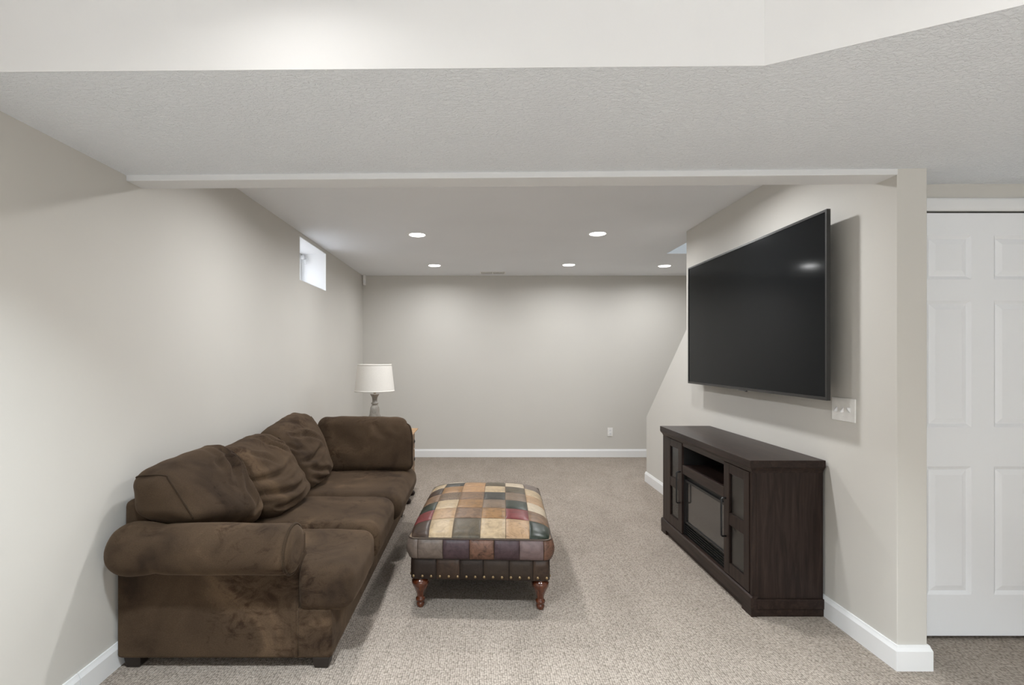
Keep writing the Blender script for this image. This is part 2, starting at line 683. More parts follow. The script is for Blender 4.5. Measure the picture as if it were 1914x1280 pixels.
cols = []
vlist, flist = [], []
for x in xs:
    a, b = front_y(x), back_y(x)
    idx = len(vlist)
    vlist += [(x, a, zs(x, a)), (x, (a + b) / 2, zs(x, (a + b) / 2)), (x, b + 0.002, zs(x, b))]
    cols.append(idx)
for i, j in zip(cols[:-1], cols[1:]):
    flist += [(i, j, j + 1, i + 1), (i + 1, j + 1, j + 2, i + 2)]
# slab: duplicate upwards
nv = len(vlist)
vall = vlist + [(p[0], p[1], p[2] + 0.10) for p in vlist]
fall = flist + [tuple(k + nv for k in f[::-1]) for f in flist]
mb.add(vall, fall, True)
sof = mb.build('ceiling', M_SOFFIT, fix=False)
struct(sof, 'textured grey underside of the dropped soffit spanning the foreground', 'ceiling')

mb = MB()
for (a, b) in zip(edge[1:-1], edge[2:]):
    dx, dy = b[0] - a[0], b[1] - a[1]
    L = math.hypot(dx, dy)
    nx, ny = -dy / L * 0.06, dx / L * 0.06
    mb.prism([(a[0], a[1]), (b[0], b[1]), (b[0] + nx, b[1] + ny), (a[0] + nx, a[1] + ny)], 'z', 2.1536, 2.50)
struct(mb.build('wall_bulkhead', M_BULK), 'bright white vertical face of the bulkhead along the top', 'wall')

# header beam between soffit and far ceiling
mb = MB()
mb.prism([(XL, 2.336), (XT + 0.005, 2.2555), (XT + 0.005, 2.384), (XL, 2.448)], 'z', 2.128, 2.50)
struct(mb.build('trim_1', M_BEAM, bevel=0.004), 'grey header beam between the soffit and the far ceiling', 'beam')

# baseboards ---------------------------------------------------------------
BH, BT = 0.106, 0.015


def bprof(sign):
    """profile (offset, z)"""
    return [(0, 0), (BT * sign, 0), (BT * sign, BH - 0.022), (BT * 0.6 * sign, BH - 0.008), (BT * 0.45 * sign, BH), (0, BH)]


bl = MB().prism([(XL + o, z) for (o, z) in bprof(1)], 'y', 2.053, YB - 0.001).build('baseboard_left', M_TRIM)
struct(bl, 'white baseboard along the left wall behind the sofa', 'baseboard')
b2 = MB().prism([(XL + o, z) for (o, z) in bprof(1)], 'y', YF, 2.050).build('board', M_TRIM, bl)
mb = MB().prism([(YB - o, z) for (o, z) in bprof(1)], 'x', XL + BT, XS)
struct(mb.build('baseboard_back', M_TRIM), 'white baseboard along the far wall', 'baseboard')
mb = MB()
path = [(XT, 5.665 + 0.0), (XT, 2.2555), (XT2, 2.2555), (XT2, YDOOR)]
path = [(XT2, 5.665)] + path
pv, pf = [], []
prof_ = bprof(1)
for i, q in enumerate(path):
    nrm = []
    for (a, b) in ((i - 1, i), (i, i + 1)):
        if 0 <= a and b < len(path):
            dx, dy = path[b][0] - path[a][0], path[b][1] - path[a][1]
            L = math.hypot(dx, dy)
            nrm.append((dy / L, -dx / L))
    if len(nrm) == 2:
        mx_, my_ = nrm[0][0] + nrm[1][0], nrm[0][1] + nrm[1][1]
    else:
        mx_, my_ = nrm[0]
    pv += [(q[0] - mx_ * (o - 0.0005) * -1, q[1] + my_ * (o - 0.0005), z) for (o, z) in prof_]
# outward side of the path is checked and flipped so the board stands in front of the wall
if pv[len(prof_) * 2 + 1][0] > XT:
    pv = [(2 * path[i // len(prof_)][0] - p[0], 2 * path[i // len(prof_)][1] - p[1], p[2]) for i, p in enumerate(pv)]
npf = len(prof_)
for i in range(len(path) - 1):
    for k in range(npf):
        pf.append((i * npf + k, i * npf + (k + 1) % npf, (i + 1) * npf + (k + 1) % npf, (i + 1) * npf + k))
pf += [tuple(range(npf)), tuple((len(path) - 1) * npf + k for k in range(npf))]
mb.add(pv, pf)
struct(mb.build('baseboard_right', M_TRIM), 'white baseboard wrapping the foot of the television wall and its end', 'baseboard')

# door -----------------------------------------------------------------------
YD = YDOOR + 0.012
d = MB().box(DX0 + 0.003, DX1 - 0.003, YD, YD + 0.03, 0.018, DZ1).build('door_1', M_DOOR)
struct(d, 'white six-panel closet door at the right edge', 'door')
SXs = [(2.125, 2.335), (2.443, 2.653)]
rows = [(0.213, 0.823), (1.010, 1.612), (1.713, 1.922)]


def door_frame():
    """rails and stiles standing proud of the recessed panel field"""
    m = MB()
    y0, y1 = YD - 0.012, YD + 0.001
    xsl = [DX0 + 0.003, SXs[0][0], SXs[0][1], SXs[1][0], SXs[1][1], DX1 - 0.003]
    zsl = [0.018, rows[0][0], rows[0][1], rows[1][0], rows[1][1], rows[2][0], rows[2][1], DZ1]
    for k in (0, 2, 4):
        m.box(xsl[k], xsl[k + 1], y0, y1, zsl[0], zsl[-1])
    for k in (0, 2, 4, 6):
        for q in (1, 3):
            m.box(xsl[q], xsl[q + 1], y0, y1, zsl[k], zsl[k + 1])
    return m


door_frame().build('door_frame', M_DOOR, d)
for (x0, x1) in SXs:
    for (z0, z1) in rows:
        m = MB()
        # moulded slope from frame level down to the field, then raised panel
        for (i0, i1, y0, y1) in ((0.0, 0.016, YD - 0.0125, YD - 0.001), (0.016, 0.042, YD - 0.001, YD - 0.009)):
            a = [(x0 + i0, y0, z0 + i0), (x1 - i0, y0, z0 + i0), (x1 - i0, y0, z1 - i0), (x0 + i0, y0, z1 - i0)]
            b = [(x0 + i1, y1, z0 + i1), (x1 - i1, y1, z0 + i1), (x1 - i1, y1, z1 - i1), (x0 + i1, y1, z1 - i1)]
            m.add(a + b, [(0, 1, 5, 4), (1, 2, 6, 5), (2, 3, 7, 6), (3, 0, 4, 7)])
        i1 = 0.042
        m.box(x0 + i1, x1 - i1, YD - 0.009, YD + 0.0, z0 + i1, z1 - i1)
        m.build('panel', M_DOOR, d, fix=True)
mb = MB()
CW = 0.062
mb.prism([(YDOOR, DZ1 + 0.008), (YDOOR - 0.012, DZ1 + 0.008), (YDOOR - 0.018, DZ1 + 0.02), (YDOOR - 0.018, DZ1 + 0.055), (YDOOR - 0.010, DZ1 + 0.07), (YDOOR, DZ1 + 0.07)], 'x', DX0 - CW, DX1 + CW)
mb.box(DX0 - CW, DX0 - 0.003, YDOOR - 0.016, YDOOR, 0, DZ1 + 0.008)
mb.box(DX1 + 0.003, DX1 + CW, YDOOR - 0.016, YDOOR, 0, DZ1 + 0.008)
struct(mb.build('trim_2', M_TRIM, bevel=0.003), 'white casing around the closet door', 'trim')
struct(MB().box(DX0, DX1, YD + 0.034, YDOOR + 0.12, 0.0, DZ1 + 0.012).build('trim_3', M_GAPSHADE), 'near-black filler behind the closet door, standing in for shade in its gaps', 'trim')  # solid dark block paints the shade behind the door gaps

# window -----------------------------------------------------------------------
mb = MB()
xo = XL - WD
t = 0.004
mb.box(xo, XL + 0.0015, WY0, WY1, WZ0, WZ0 + t)
mb.box(xo, XL + 0.0015, WY0, WY1, WZ1 - t, WZ1)
mb.box(xo, XL + 0.0015, WY0, WY0 + t, WZ0 + t, WZ1 - t)
mb.box(xo, XL + 0.0015, WY1 - t, WY1, WZ0 + t, WZ1 - t)
win = mb.build('window_1', M_REVEAL)
struct(win, 'small bright basement window high in the left wall', 'window')
mb = MB()
fw = 0.045
y0, y1, z0, z1 = WY0 + t, WY1 - t, WZ0 + t, WZ1 - t
for (a, b, c, e) in ((y0, y1, z0, z0 + fw), (y0, y1, z1 - fw, z1), (y0, y0 + fw, z0 + fw, z1 - fw), (y1 - fw, y1, z0 + fw, z1 - fw)):
    mb.box(xo - 0.05, xo, a, b, c, e)
mb.build('window_frame', M_VINYL, win, bevel=0.004)
MB().box(xo - 0.032, xo - 0.026, y0 + fw, y1 - fw, z0 + fw, z1 - fw).build('glass', M_WINGLASS, win)
mb = MB()
yl = y1 - 0.016
xo += 0.022
mb.box(xo - 0.022, xo + 0.012, yl - 0.014, yl + 0.014, 2.335, 2.378)
mb.tube([(xo + 0.012, yl, 2.36), (xo + 0.03, yl, 2.352), (xo + 0.036, yl - 0.004, 2.33), (xo + 0.022, yl - 0.008, 2.30)], 0.006)
mb.lathe([(0.001, 0), (0.010, 0.003), (0.010, 0.012), (0.001, 0.016)], (xo + 0.022, yl - 0.008, 2.284), 12)
mb.build('latch', M_VINYL, win)

# unseen pale gravel added outside the window to bounce daylight upward
struct(MB().box(-4.5, XL - T - 0.002, 3.0, 7.0, 1.80, 1.92).build('ground', M_GRAVEL), 'unseen pale gravel added outside the basement window to bounce daylight in', 'ground')

# ------------------------------------------------------------------ recessed lights


def can_parts(root):
    m = MB()
    m.lathe([(0.060, -0.001), (0.076, -0.001), (0.083, -0.004), (0.083, 0.0), (0.060, 0.0)], seg=36)
    m.build('trim_ring', M_WHITE, root)
    m = MB()
    m.lathe([(0.001, -0.007), (0.040, -0.0068), (0.060, -0.006), (0.0685, -0.004), (0.0685, -0.001)], seg=36)
    m.build('lens', M_LENS, root)


CANS = [
    ((-0.565, 4.69), 'round recessed ceiling light, nearer one on the left, above the sofa'),
    ((1.040, 4.65), 'round recessed ceiling light, nearer one on the right, toward the television'),
    ((-0.549, 6.26), 'small recessed ceiling light by the far wall, left of the air vent'),
    ((1.048, 6.22), 'small recessed ceiling light by the far wall, just right of the air vent'),
    ((2.210, 6.29), 'small recessed ceiling light by the stair opening, beside the television wall edge'),
    ((-0.565, 3.09), 'recessed ceiling light hidden behind the header beam, over the sofa'),
    ((1.040, 3.07), 'recessed ceiling light hidden behind the header beam, over the media console'),
]
proto = None
for k, ((x, y), lab) in enumerate(CANS):
    if proto is None:
        r = thing('recessed_light', lab, 'ceiling light', (x, y, ZC), 0, 'recessed lights in the far ceiling')
        can_parts(r)
        proto = r
    else:
        r = proto.copy()
        COL.objects.link(r)
        r.location = (x, y, ZC)
        r['label'] = lab
        for ch in list(proto.children):
            c = ch.copy()
            COL.objects.link(c)
            c.parent = r
    area('lamp_light', (x, y, ZC - 0.009), 0.13, CAN_POWER * (0.78 if y > 6 else 1.05 if y > 4 else 1.36), WARM, spread=CAN_SPREAD)

# air vent in the ceiling
v = thing('air_vent', 'slotted grey air vent in the ceiling near the far wall', 'vent', (0.16, 6.80, ZC))
m = MB()
w, dpt = 0.165, 0.085
m.box(-w, w, -dpt, -dpt + 0.016, -0.003, 0)
m.box(-w, w, dpt - 0.016, dpt, -0.003, 0)
m.box(-w, -w + 0.016, -dpt + 0.016, dpt - 0.016, -0.003, 0)
m.box(w - 0.016, w, -dpt + 0.016, dpt - 0.016, -0.003, 0)
m.box(-0.008, 0.008, -dpt + 0.016, dpt - 0.016, -0.003, 0)
m.build('vent_frame', M_WHITE, v)
MB().box(-w + 0.016, w - 0.016, -dpt + 0.016, dpt - 0.016, -0.0012, -0.0002).build('vent_backing', M_GAPSHADE, v)
for k in range(4):
    for s in (-1, 1):
        y = -dpt + 0.030 + k * 0.0275
        MB().add([(s * 0.010, y, -0.0018), (s * (w - 0.018), y, -0.0018), (s * (w - 0.018), y + 0.010, -0.0032), (s * 0.010, y + 0.010, -0.0032),
                  (s * 0.010, y + 0.0015, -0.0013), (s * (w - 0.018), y + 0.0015, -0.0013), (s * (w - 0.018), y + 0.0115, -0.0027), (s * 0.010, y + 0.0115, -0.0027)],
                 [(0, 1, 2, 3), (7, 6, 5, 4), (0, 4, 5, 1), (1, 5, 6, 2), (2, 6, 7, 3), (3, 7, 4, 0)]).build('slat', M_WHITE, v)

# motion detector in the far left corner
s = thing('motion_sensor', 'small white motion sensor high in the far left corner', 'sensor', (XL, YB - 0.03, 2.37))
m = MB()
m.prism([(0.0, 0.0), (0.018, -0.028), (0.046, -0.012), (0.046, 0.016), (0.030, 0.030), (0.0, 0.030)], 'z', -0.068, 0.066)
m.build('housing', M_WHITE, s, bevel=0.005)
MB().prism([(0.019, -0.0275), (0.0195, -0.0300), (0.0445, -0.0155), (0.0445, -0.0125)], 'z', -0.045, 0.005).build('lens', M_VINYL, s)

# outlet on the far wall
o = thing('wall_outlet', 'white duplex outlet low on the far wall', 'outlet', (1.742, YB, 0.337))
MB().box(-0.035, 0.035, -0.006, 0, -0.058, 0.058).build('cover_plate', M_WHITE, o, bevel=0.002)
for zc in (-0.020, 0.020):
    m = MB()
    m.lathe([(0.0165, -0.0085), (0.0165, -0.005)], (0, 0, zc), 20, axis='y')
    rc = m.build('receptacle', M_VINYL, o)
    mm = MB()
    mm.box(-0.007, -0.005, -0.0092, -0.0084, zc - 0.001, zc + 0.007)
    mm.box(0.005, 0.007, -0.0092, -0.0084, zc - 0.001, zc + 0.007)
    mm.lathe([(0.0022, -0.0092), (0.0022, -0.0084)], (0, 0, zc - 0.008), 8, axis='y')
    mm.build('slot', M_GAPSHADE, rc)

# three gang switch
o = thing('light_switch', 'white three-toggle switch plate beside the television', 'switch', (XT, 2.583, 1.085))
MB().box(-0.007, 0, -0.083, 0.083, -0.0575, 0.0575).build('cover_plate', M_WHITE, o, bevel=0.003)
for k in (-1, 0, 1):
    yc = k * 0.046
    up = (1, -1, -1)[k + 1]
    m = MB()
    m.add([(-0.006, yc - 0.005, -0.012), (-0.006, yc + 0.005, -0.012), (-0.006, yc + 0.005, 0.012), (-0.006, yc - 0.005, 0.012),
           (-0.020, yc - 0.004, up * 0.010 - 0.004), (-0.020, yc + 0.004, up * 0.010 - 0.004), (-0.020, yc + 0.004, up * 0.010 + 0.004), (-0.020, yc - 0.004, up * 0.010 + 0.004)],
          [(0, 3, 2, 1), (4, 5, 6, 7), (0, 1, 5, 4), (1, 2, 6, 5), (2, 3, 7, 6), (3, 0, 4, 7)])
    m.build('toggle', M_VINYL, o, bevel=0.0012)
    for zz in (-0.030, 0.030):
        MB().lathe([(0.003, -0.0082), (0.003, -0.0065)], (0, yc, zz), 10, axis='x').build('screw', M_WHITE, o)

# ------------------------------------------------------------------ television
TX, TY0, TY1, TZ0, TZ1 = 1.692, 2.556, 4.266, 1.131, 2.066
tv = thing('television', 'large black flat-screen television mounted on the right wall', 'television', (XT, (TY0 + TY1) / 2, TZ0))
off = tv.location.copy()
bz = 0.012
m = MB()
for (a, b, c, e) in ((TY0, TY1, TZ0, TZ0 + bz * 1.3), (TY0, TY1, TZ1 - bz, TZ1), (TY0, TY0 + bz, TZ0 + bz * 1.3, TZ1 - bz), (TY1 - bz, TY1, TZ0 + bz * 1.3, TZ1 - bz)):
    m.box(TX - 0.004, TX + 0.015, a, b, c, e)
m.build('bezel', M_TVFRAME, tv, off=off)
MB().box(TX, TX + 0.006, TY0 + bz, TY1 - bz, TZ0 + bz * 1.3, TZ1 - bz).build('screen', M_SCREEN, tv, off=off)
m = MB()
m.box(TX + 0.015, TX + 0.046, TY0 + 0.06, TY1 - 0.06, TZ0 + 0.06, TZ1 - 0.05)
m.build('back_cover', M_BLACK, tv, off=off, bevel=0.006)
yc = (TY0 + TY1) / 2
m = MB()
m.box(TX + 0.046, XT, yc - 0.30, yc + 0.30, 1.45, 1.75)
m.build('wall_mount', M_BLACK, tv, off=off)
m = MB()
m.box(TX - 0.002, TX + 0.018, 3.36, 3.44, TZ0 - 0.006, TZ0)
m.box(TX + 0.000, TX + 0.012, 3.345, 3.357, TZ0 - 0.010, TZ0)
m.build('indicator_bar', plain('grey_plastic', (0.14, 0.14, 0.14), 0.4), tv, off=off)

# ------------------------------------------------------------------ media console with fireplace
CX0, CX1 = 1.410, XT - BT - 0.001
CY0, CY1 = 2.720, 4.050
con = thing('media_console', 'dark espresso wood media console with an electric fireplace and glass doors', 'media console', ((CX0 + CX1) / 2, (CY0 + CY1) / 2, 0))
off = con.location.copy()


def cpart(name, mb_, mat, parent=None, **k):
    return mb_.build(name, mat, parent or con, off=off, **k)


ZTOP = 0.810
# top slab with coved moulding below
cpart('top', MB().prism([(CX0 - 0.018, ZTOP - 0.038), (CX1 + 0.004, ZTOP - 0.038), (CX1 + 0.004, ZTOP), (CX0 - 0.018, ZTOP)], 'y', CY0 - 0.018, CY1 + 0.018), M_ESP_H, bevel=0.003)
m = MB()
prof = [(0.0, 0.0), (0.002, 0.006), (0.006, 0.014), (0.014, 0.024), (0.017, 0.030)]
zb = ZTOP - 0.068
rings = []
for (o_, h) in prof:
    rings.append([(CX0 - o_, CY0 - o_, zb + h), (CX1, CY0 - o_, zb + h), (CX1, CY1 + o_, zb + h), (CX0 - o_, CY1 + o_, zb + h)])
vv = [p for r_ in rings for p in r_]
ff = []
for i in range(len(prof) - 1):
    for k in range(4):
        ff.append((i * 4 + k, i * 4 + (k + 1) % 4, (i + 1) * 4 + (k + 1) % 4, (i + 1) * 4 + k))
ff += [(3, 2, 1, 0), tuple(len(vv) - 4 + k for k in range(4))]
m.add(vv, ff)
cpart('crown_moulding', m, M_ESP_H)
ZB = 0.105
zt = zb
# sides, back, bottom
cpart('side_panel', MB().box(CX0 + 0.022, CX1, CY0, CY0 + 0.02, ZB - 0.02, zt), M_ESP_V)
cpart('side_panel', MB().box(CX0 + 0.022, CX1, CY1 - 0.02, CY1, ZB - 0.02, zt), M_ESP_V)
cpart('back_panel', MB().box(CX1 - 0.012, CX1, CY0 + 0.02, CY1 - 0.02, ZB - 0.02, zt), M_INSIDE)
cpart('bottom_panel', MB().box(CX0 + 0.022, CX1 - 0.012, CY0 + 0.02, CY1 - 0.02, ZB - 0.02, ZB), M_INSIDE)
OY0, OY1 = 3.035, 3.655
for ya in (OY0 - 0.018, OY1):
    cpart('divider', MB().box(CX0 + 0.010, CX1 - 0.012, ya, ya + 0.018, ZB, zt), M_INSIDE)
# corner posts of the front
cpart('post', MB().box(CX0, CX0 + 0.022, CY0, 2.745, 0.0, zt), M_ESP_V, bevel=0.002)
cpart('post', MB().box(CX0, CX0 + 0.022, 3.957, CY1, 0.0, zt), M_ESP_V, bevel=0.002)
cpart('top_rail', MB().box(CX0, CX0 + 0.020, OY0, OY1, 0.722, zt), M_ESP_H)
# plinth: front skirt, side moulding, recessed toe
m = MB()
m.prism([(CX0 - 0.012, 0.035), (CX0 + 0.02, 0.035), (CX0 + 0.02, ZB), (CX0 - 0.004, ZB), (CX0 - 0.012, ZB - 0.008)], 'y', CY0 - 0.012, CY1 + 0.012)
m.box(CX0 + 0.02, CX1, CY0 - 0.012, CY0, 0.040, ZB - 0.014)
m.box(CX0 + 0.02, CX1, CY1, CY1 + 0.012, 0.040, ZB - 0.014)
cpart('plinth', m, M_ESP_H, bevel=0.002)
m = MB()
m.box(CX0 + 0.004, CX0 + 0.02, CY0 + 0.09, CY1 - 0.09, 0.0, 0.036)
m.box(CX0 + 0.02, CX1, CY0 - 0.006, CY0, 0.0, 0.042)
m.box(CX0 + 0.02, CX1, CY1, CY1 + 0.006, 0.0, 0.042)
m.box(CX0 - 0.010, CX0 + 0.02, CY0 - 0.010, CY0 + 0.09, 0.0, 0.036)
m.box(CX0 - 0.010, CX0 + 0.02, CY1 - 0.09, CY1 + 0.010, 0.0, 0.036)
cpart('toe_kick', m, M_ESP_H)
# open shelf and fireplace surround
cpart('shelf', MB().box(CX0 + 0.004, CX1 - 0.012, OY0, OY1, 0.568, 0.590), M_ESP_H)
cpart('middle_rail', MB().box(CX0 - 0.002, CX0 + 0.016, OY0, OY1, 0.530, 0.592), M_ESP_H, bevel=0.002)
fp = cpart('fireplace_insert', MB().box(CX0 + 0.030, CX0 + 0.20, OY0, OY1, ZB, 0.530), M_BLACK)
m = MB()
FY0, FY1 = OY0 + 0.03, OY1 - 0.03
m.box(CX0 + 0.012, CX0 + 0.030, OY0 + 0.004, OY1 - 0.004, 0.478, 0.494)
m.box(CX0 + 0.012, CX0 + 0.030, OY0 + 0.004, OY1 - 0.004, 0.196, 0.206)
m.box(CX0 + 0.012, CX0 + 0.030, OY0 + 0.004, FY0, 0.206, 0.478)
m.box(CX0 + 0.012, CX0 + 0.030, FY1, OY1 - 0.004, 0.206, 0.478)
cpart('fireplace_frame', m, M_BLACK, fp)
cpart('fireplace_glass', MB().box(CX0 + 0.020, CX0 + 0.029, FY0, FY1, 0.206, 0.478), M_TINT, fp)
for k in range(5):
    z = 0.118 + k * 0.016
    cpart('louvre', MB().add([(CX0 + 0.029, OY0 + .006, z), (CX0 + 0.014, OY0 + .006, z + 0.007), (CX0 + 0.014, OY0 + .006, z + 0.010), (CX0 + 0.029, OY0 + .006, z + 0.003),
                             (CX0 + 0.029, OY1 - .006, z), (CX0 + 0.014, OY1 - .006, z + 0.007), (CX0 + 0.014, OY1 - .006, z + 0.010), (CX0 + 0.029, OY1 - .006, z + 0.003)],
                            [(0, 1, 2, 3), (7, 6, 5, 4), (0, 4, 5, 1), (1, 5, 6, 2), (2, 6, 7, 3), (3, 7, 4, 0)]), M_BLACK, fp)


def console_door(ya, yb, hy, pa, pb):
    x0, x1 = CX0 - 0.004, CX0 + 0.016
    z0, z1 = ZB + 0.006, zt - 0.002
    m_ = MB()
    m_.box(x0, x1, ya, pa, z0, z1)
    m_.box(x0, x1, pb, yb, z0, z1)
    for (a, b) in ((z0, 0.178), (0.396, 0.462), (0.688, z1)):
        m_.box(x0 + 0.001, x1, pa, pb, a, b)
    dr = cpart('door', m_, M_ESP_V)
    for (a, b) in ((0.178, 0.396), (0.462, 0.688)):
        cpart('glass_pane', MB().box(x0 + 0.010, x0 + 0.014, pa, pb, a, b), M_GLASS, dr)
    h = MB()
    h.tube([(x0, hy, 0.318), (x0 - 0.022, hy, 0.318), (x0 - 0.026, hy, 0.323), (x0 - 0.026, hy, 0.531), (x0 - 0.022, hy, 0.536), (x0, hy, 0.536)], 0.0055, 8)
    cpart('handle', h, M_BLACK, dr)


console_door(2.747, 3.028, 3.004, 2.800, 2.968)
console_door(3.662, 3.955, 3.692, 3.728, 3.890)
for (ya, yb) in ((CY0 + 0.02, OY0 - 0.018), (OY1 + 0.018, CY1 - 0.02)):
    cpart('inner_shelf', MB().box(CX0 + 0.05, CX1 - 0.012, ya, yb, 0.42, 0.436), M_ESP_H)


# ------------------------------------------------------------------ soft pillow surfaces
def lin(n, k=1.25):
    out = []
    for i in range(n + 1):
        u = -1 + 2 * i / n
        out.append(math.copysign(1 - (1 - abs(u)) ** k, u) if u else 0.0)
    return out


class Pillow:
    """rounded box in parameter space, bent onto eight corners.
    c8[(sx,sy,sz)] -> corner; axes: x thickness, y width, z height"""

    def __init__(self, c8, dims, r, puff=(0, 0, 0), post=None):
        self.c = {k: Vector(p) for k, p in c8.items()}
        self.h = Vector(dims) / 2
        self.r = r
        self.puff = puff
        self.post = post

    def S(self, p):
        h, r = self.h, self.r
        q = [p[i] * h[i] for i in range(3)]
        inn = [max(-(h[i] - r), min(h[i] - r, q[i])) for i in range(3)]
        d_ = Vector([q[i] - inn[i] for i in range(3)])
        if d_.length > 1e-9:
            d_ = d_.normalized() * r
        n_ = [(inn[i] + d_[i]) / h[i] for i in range(3)]
        w = list(n_)
        for i in range(3):
            j, k = (i + 1) % 3, (i + 2) % 3
            w[i] += self.puff[i] * n_[i] * (1 - min(1, abs(n_[j])) ** 2.2) * (1 - min(1, abs(n_[k])) ** 2.2)
        out = Vector((0, 0, 0))
        for (sx, sy, sz), c in self.c.items():
            out += c * ((1 + sx * w[0]) / 2) * ((1 + sy * w[1]) / 2) * ((1 + sz * w[2]) / 2)
        if self.post:
            out = self.post(out, p)
        return out

    def mesh(self, n=(14, 30, 30), disp=None):
        keys, verts, params, faces = {}, [], [], []

        def vid(p):
            k = tuple(round(a, 5) for a in p)
            if k not in keys:
                keys[k] = len(verts)
                verts.append(self.S(p))
                params.append(p)
            return keys[k]
        for ax in range(3):
            j, k = (ax + 1) % 3, (ax + 2) % 3
            A, B = lin(n[j]), lin(n[k])
            for s_ in (-1, 1):
                for a0, a1 in zip(A[:-1], A[1:]):
                    for b0, b1 in zip(B[:-1], B[1:]):
                        q = []
                        for (a, b) in ((a0, b0), (a1, b0), (a1, b1), (a0, b1)):
                            p = [0, 0, 0]
                            p[ax], p[j], p[k] = s_, a, b
                            q.append(vid(tuple(p)))
                        faces.append(tuple(q) if s_ > 0 else tuple(q[::-1]))
        if disp:
            nrm = [Vector((0, 0, 0)) for _ in verts]
            for f in faces:
                a, b, c, e = (verts[i] for i in f)
                nn = (c - a).cross(e - b)
                for i in f:
                    nrm[i] += nn
            verts = [v_ + (n_.normalized() * disp(p, v_) if n_.length > 1e-12 else Vector((0, 0, 0))) for v_, p, n_ in zip(verts, params, nrm)]
        m_ = MB()
        m_.add(verts, faces, True)
        return m_


def folds_disp(folds, face_ax, face_s, namp=0.004, nscale=5.0, seed=0.0):
    j, k = [(1, 2), (0, 2), (0, 1)][face_ax]

    def f(p, v_):
        d0 = namp * noise.noise(Vector((v_.x * nscale + seed, v_.y * nscale, v_.z * nscale)))
        d0 += namp * 0.5 * noise.noise(Vector((v_.x * nscale * 2.6, v_.y * nscale * 2.6 + seed, v_.z * nscale * 2.6)))
        g = sstep(-0.2, 0.75, p[face_ax] * face_s)
        if g > 0:
            a, b = p[j], p[k]
            for (a0, b0, a1, b1, w, dep) in folds:
                vx, vy = a1 - a0, b1 - b0
                L2 = vx * vx + vy * vy
                t_ = ((a - a0) * vx + (b - b0) * vy) / L2
                tt = max(0.0, min(1.0, t_))
                # slightly wavy fold
                wob = 0.03 * math.sin(7 * tt + a0 * 5)
                nx_, ny_ = -vy / math.sqrt(L2), vx / math.sqrt(L2)
                px, py = a0 + tt * vx + nx_ * wob, b0 + tt * vy + ny_ * wob
                dd = math.hypot(a - px, b - py)
                tap = math.sin(PI * min(1, max(0, 0.12 + 0.85 * tt))) ** 0.7
                e = dd / w
                d0 += g * tap * dep * (-1.25 * math.exp(-e * e * 1.6) + 0.75 * math.exp(-(e - 1.5) ** 2 / 0.6))
        return d0
    return f


# ------------------------------------------------------------------ sofa
sofa = thing('sectional_sofa', 'dark brown microsuede sectional sofa with rolled arm along the left wall', 'sofa', (-1.1, 3.3, 0))
soff = sofa.location.copy()


def sp(name, mb_, mat=M_SUEDE, parent=None, **k):
    return mb_.build(name, mat, parent or sofa, off=soff, **k)


BX0, BX1, SY_0, SY_1 = XL + BT + 0.003, -0.640, 2.255, 4.48
# base
m = MB()
m.box(BX0, BX1, SY_0, SY_1, 0.045, 0.262)
sp('base', m, M_SUEDE_D, bevel=0.014, seg=3)
# feet
for (x, y) in ((-1.505, 2.30), (-0.688, 2.295), (-1.505, 4.42), (-0.688, 4.42)):
    mm = MB()
    a, b = 0.037, 0.030
    mm.add([(x - b, y - b, 0), (x + b, y - b, 0), (x + b, y + b, 0), (x - b, y + b, 0), (x - a, y - a, 0.05), (x + a, y - a, 0.05), (x + a, y + a, 0.05), (x - a, y + a, 0.05)],
           [(3, 2, 1, 0), (4, 5, 6, 7), (0, 1, 5, 4), (1, 2, 6, 5), (2, 3, 7, 6), (3, 0, 4, 7)])
    sp('foot', mm, M_FOOT, bevel=0.004)
# back frame along the wall and across the far end
m = MB()
m.box(BX0, -1.455, 2.29, SY_1, 0.255, 0.715)
m.box(-1.46, -0.625, 4.345, SY_1, 0.255, 0.73)
sp('back_frame', m, M_SUEDE_D, bevel=0.03, seg=4)
# arm: panel below, roll above, disc front
AXF = -0.797
m = MB()
m.box(BX0, AXF + 0.008, SY_0 - 0.004, 2.375, 0.050, 0.56)
arm = sp('arm', m, M_SUEDE_D, bevel=0.012, seg=3)
ay, az = 2.222, 0.532


def roll():
    m_ = MB()
    n, seg = 44, 40
    x0, x1 = XL + 0.030, AXF
    v_, f_ = [], []
    for i in range(n + 1):
        x = x0 + (x1 - x0) * i / n
        dl, dr = x - x0, x1 - x
        R = 0.116
        if dl < 0.09:
            R *= 0.45 + 0.55 * math.sqrt(max(0, 1 - (1 - dl / 0.09) ** 2))
        R += 0.007 * math.exp(-((dl - 0.10) / 0.06) ** 2) - 0.006 * math.exp(-((dl - 0.20) / 0.025) ** 2)
        if dr < 0.03:
            R *= 0.93 + 0.07 * math.sqrt(max(0, 1 - (1 - dr / 0.03) ** 2))
        for k in range(seg):
            w = 2 * PI * k / seg
            cy_, cz_ = math.cos(w), math.sin(w)
            rr = R + 0.006 * noise.noise(Vector((x * 5, cy_ * 1.5, cz_ * 1.5 + 3)))
            v_.append((x, ay + rr * cy_ * 1.0, az + rr * cz_ * 0.89))
    for i in range(n):
        for k in range(seg):
            f_.append((i * seg + k, i * seg + (k + 1) % seg, (i + 1) * seg + (k + 1) % seg, (i + 1) * seg + k))
    m_.add(v_, f_, True)
    m_.add(v_[:seg], [tuple(range(seg))])
    return m_


sp('arm_roll', roll(), M_SUEDE, arm)
# arm front: oval end of the roll, slim post below it
def arm_ring(k, xx):
    return [(xx, ay + 0.110 * k * math.cos(2 * PI * q / 40), az + 0.098 * k * math.sin(2 * PI * q / 40)) for q in range(40)]


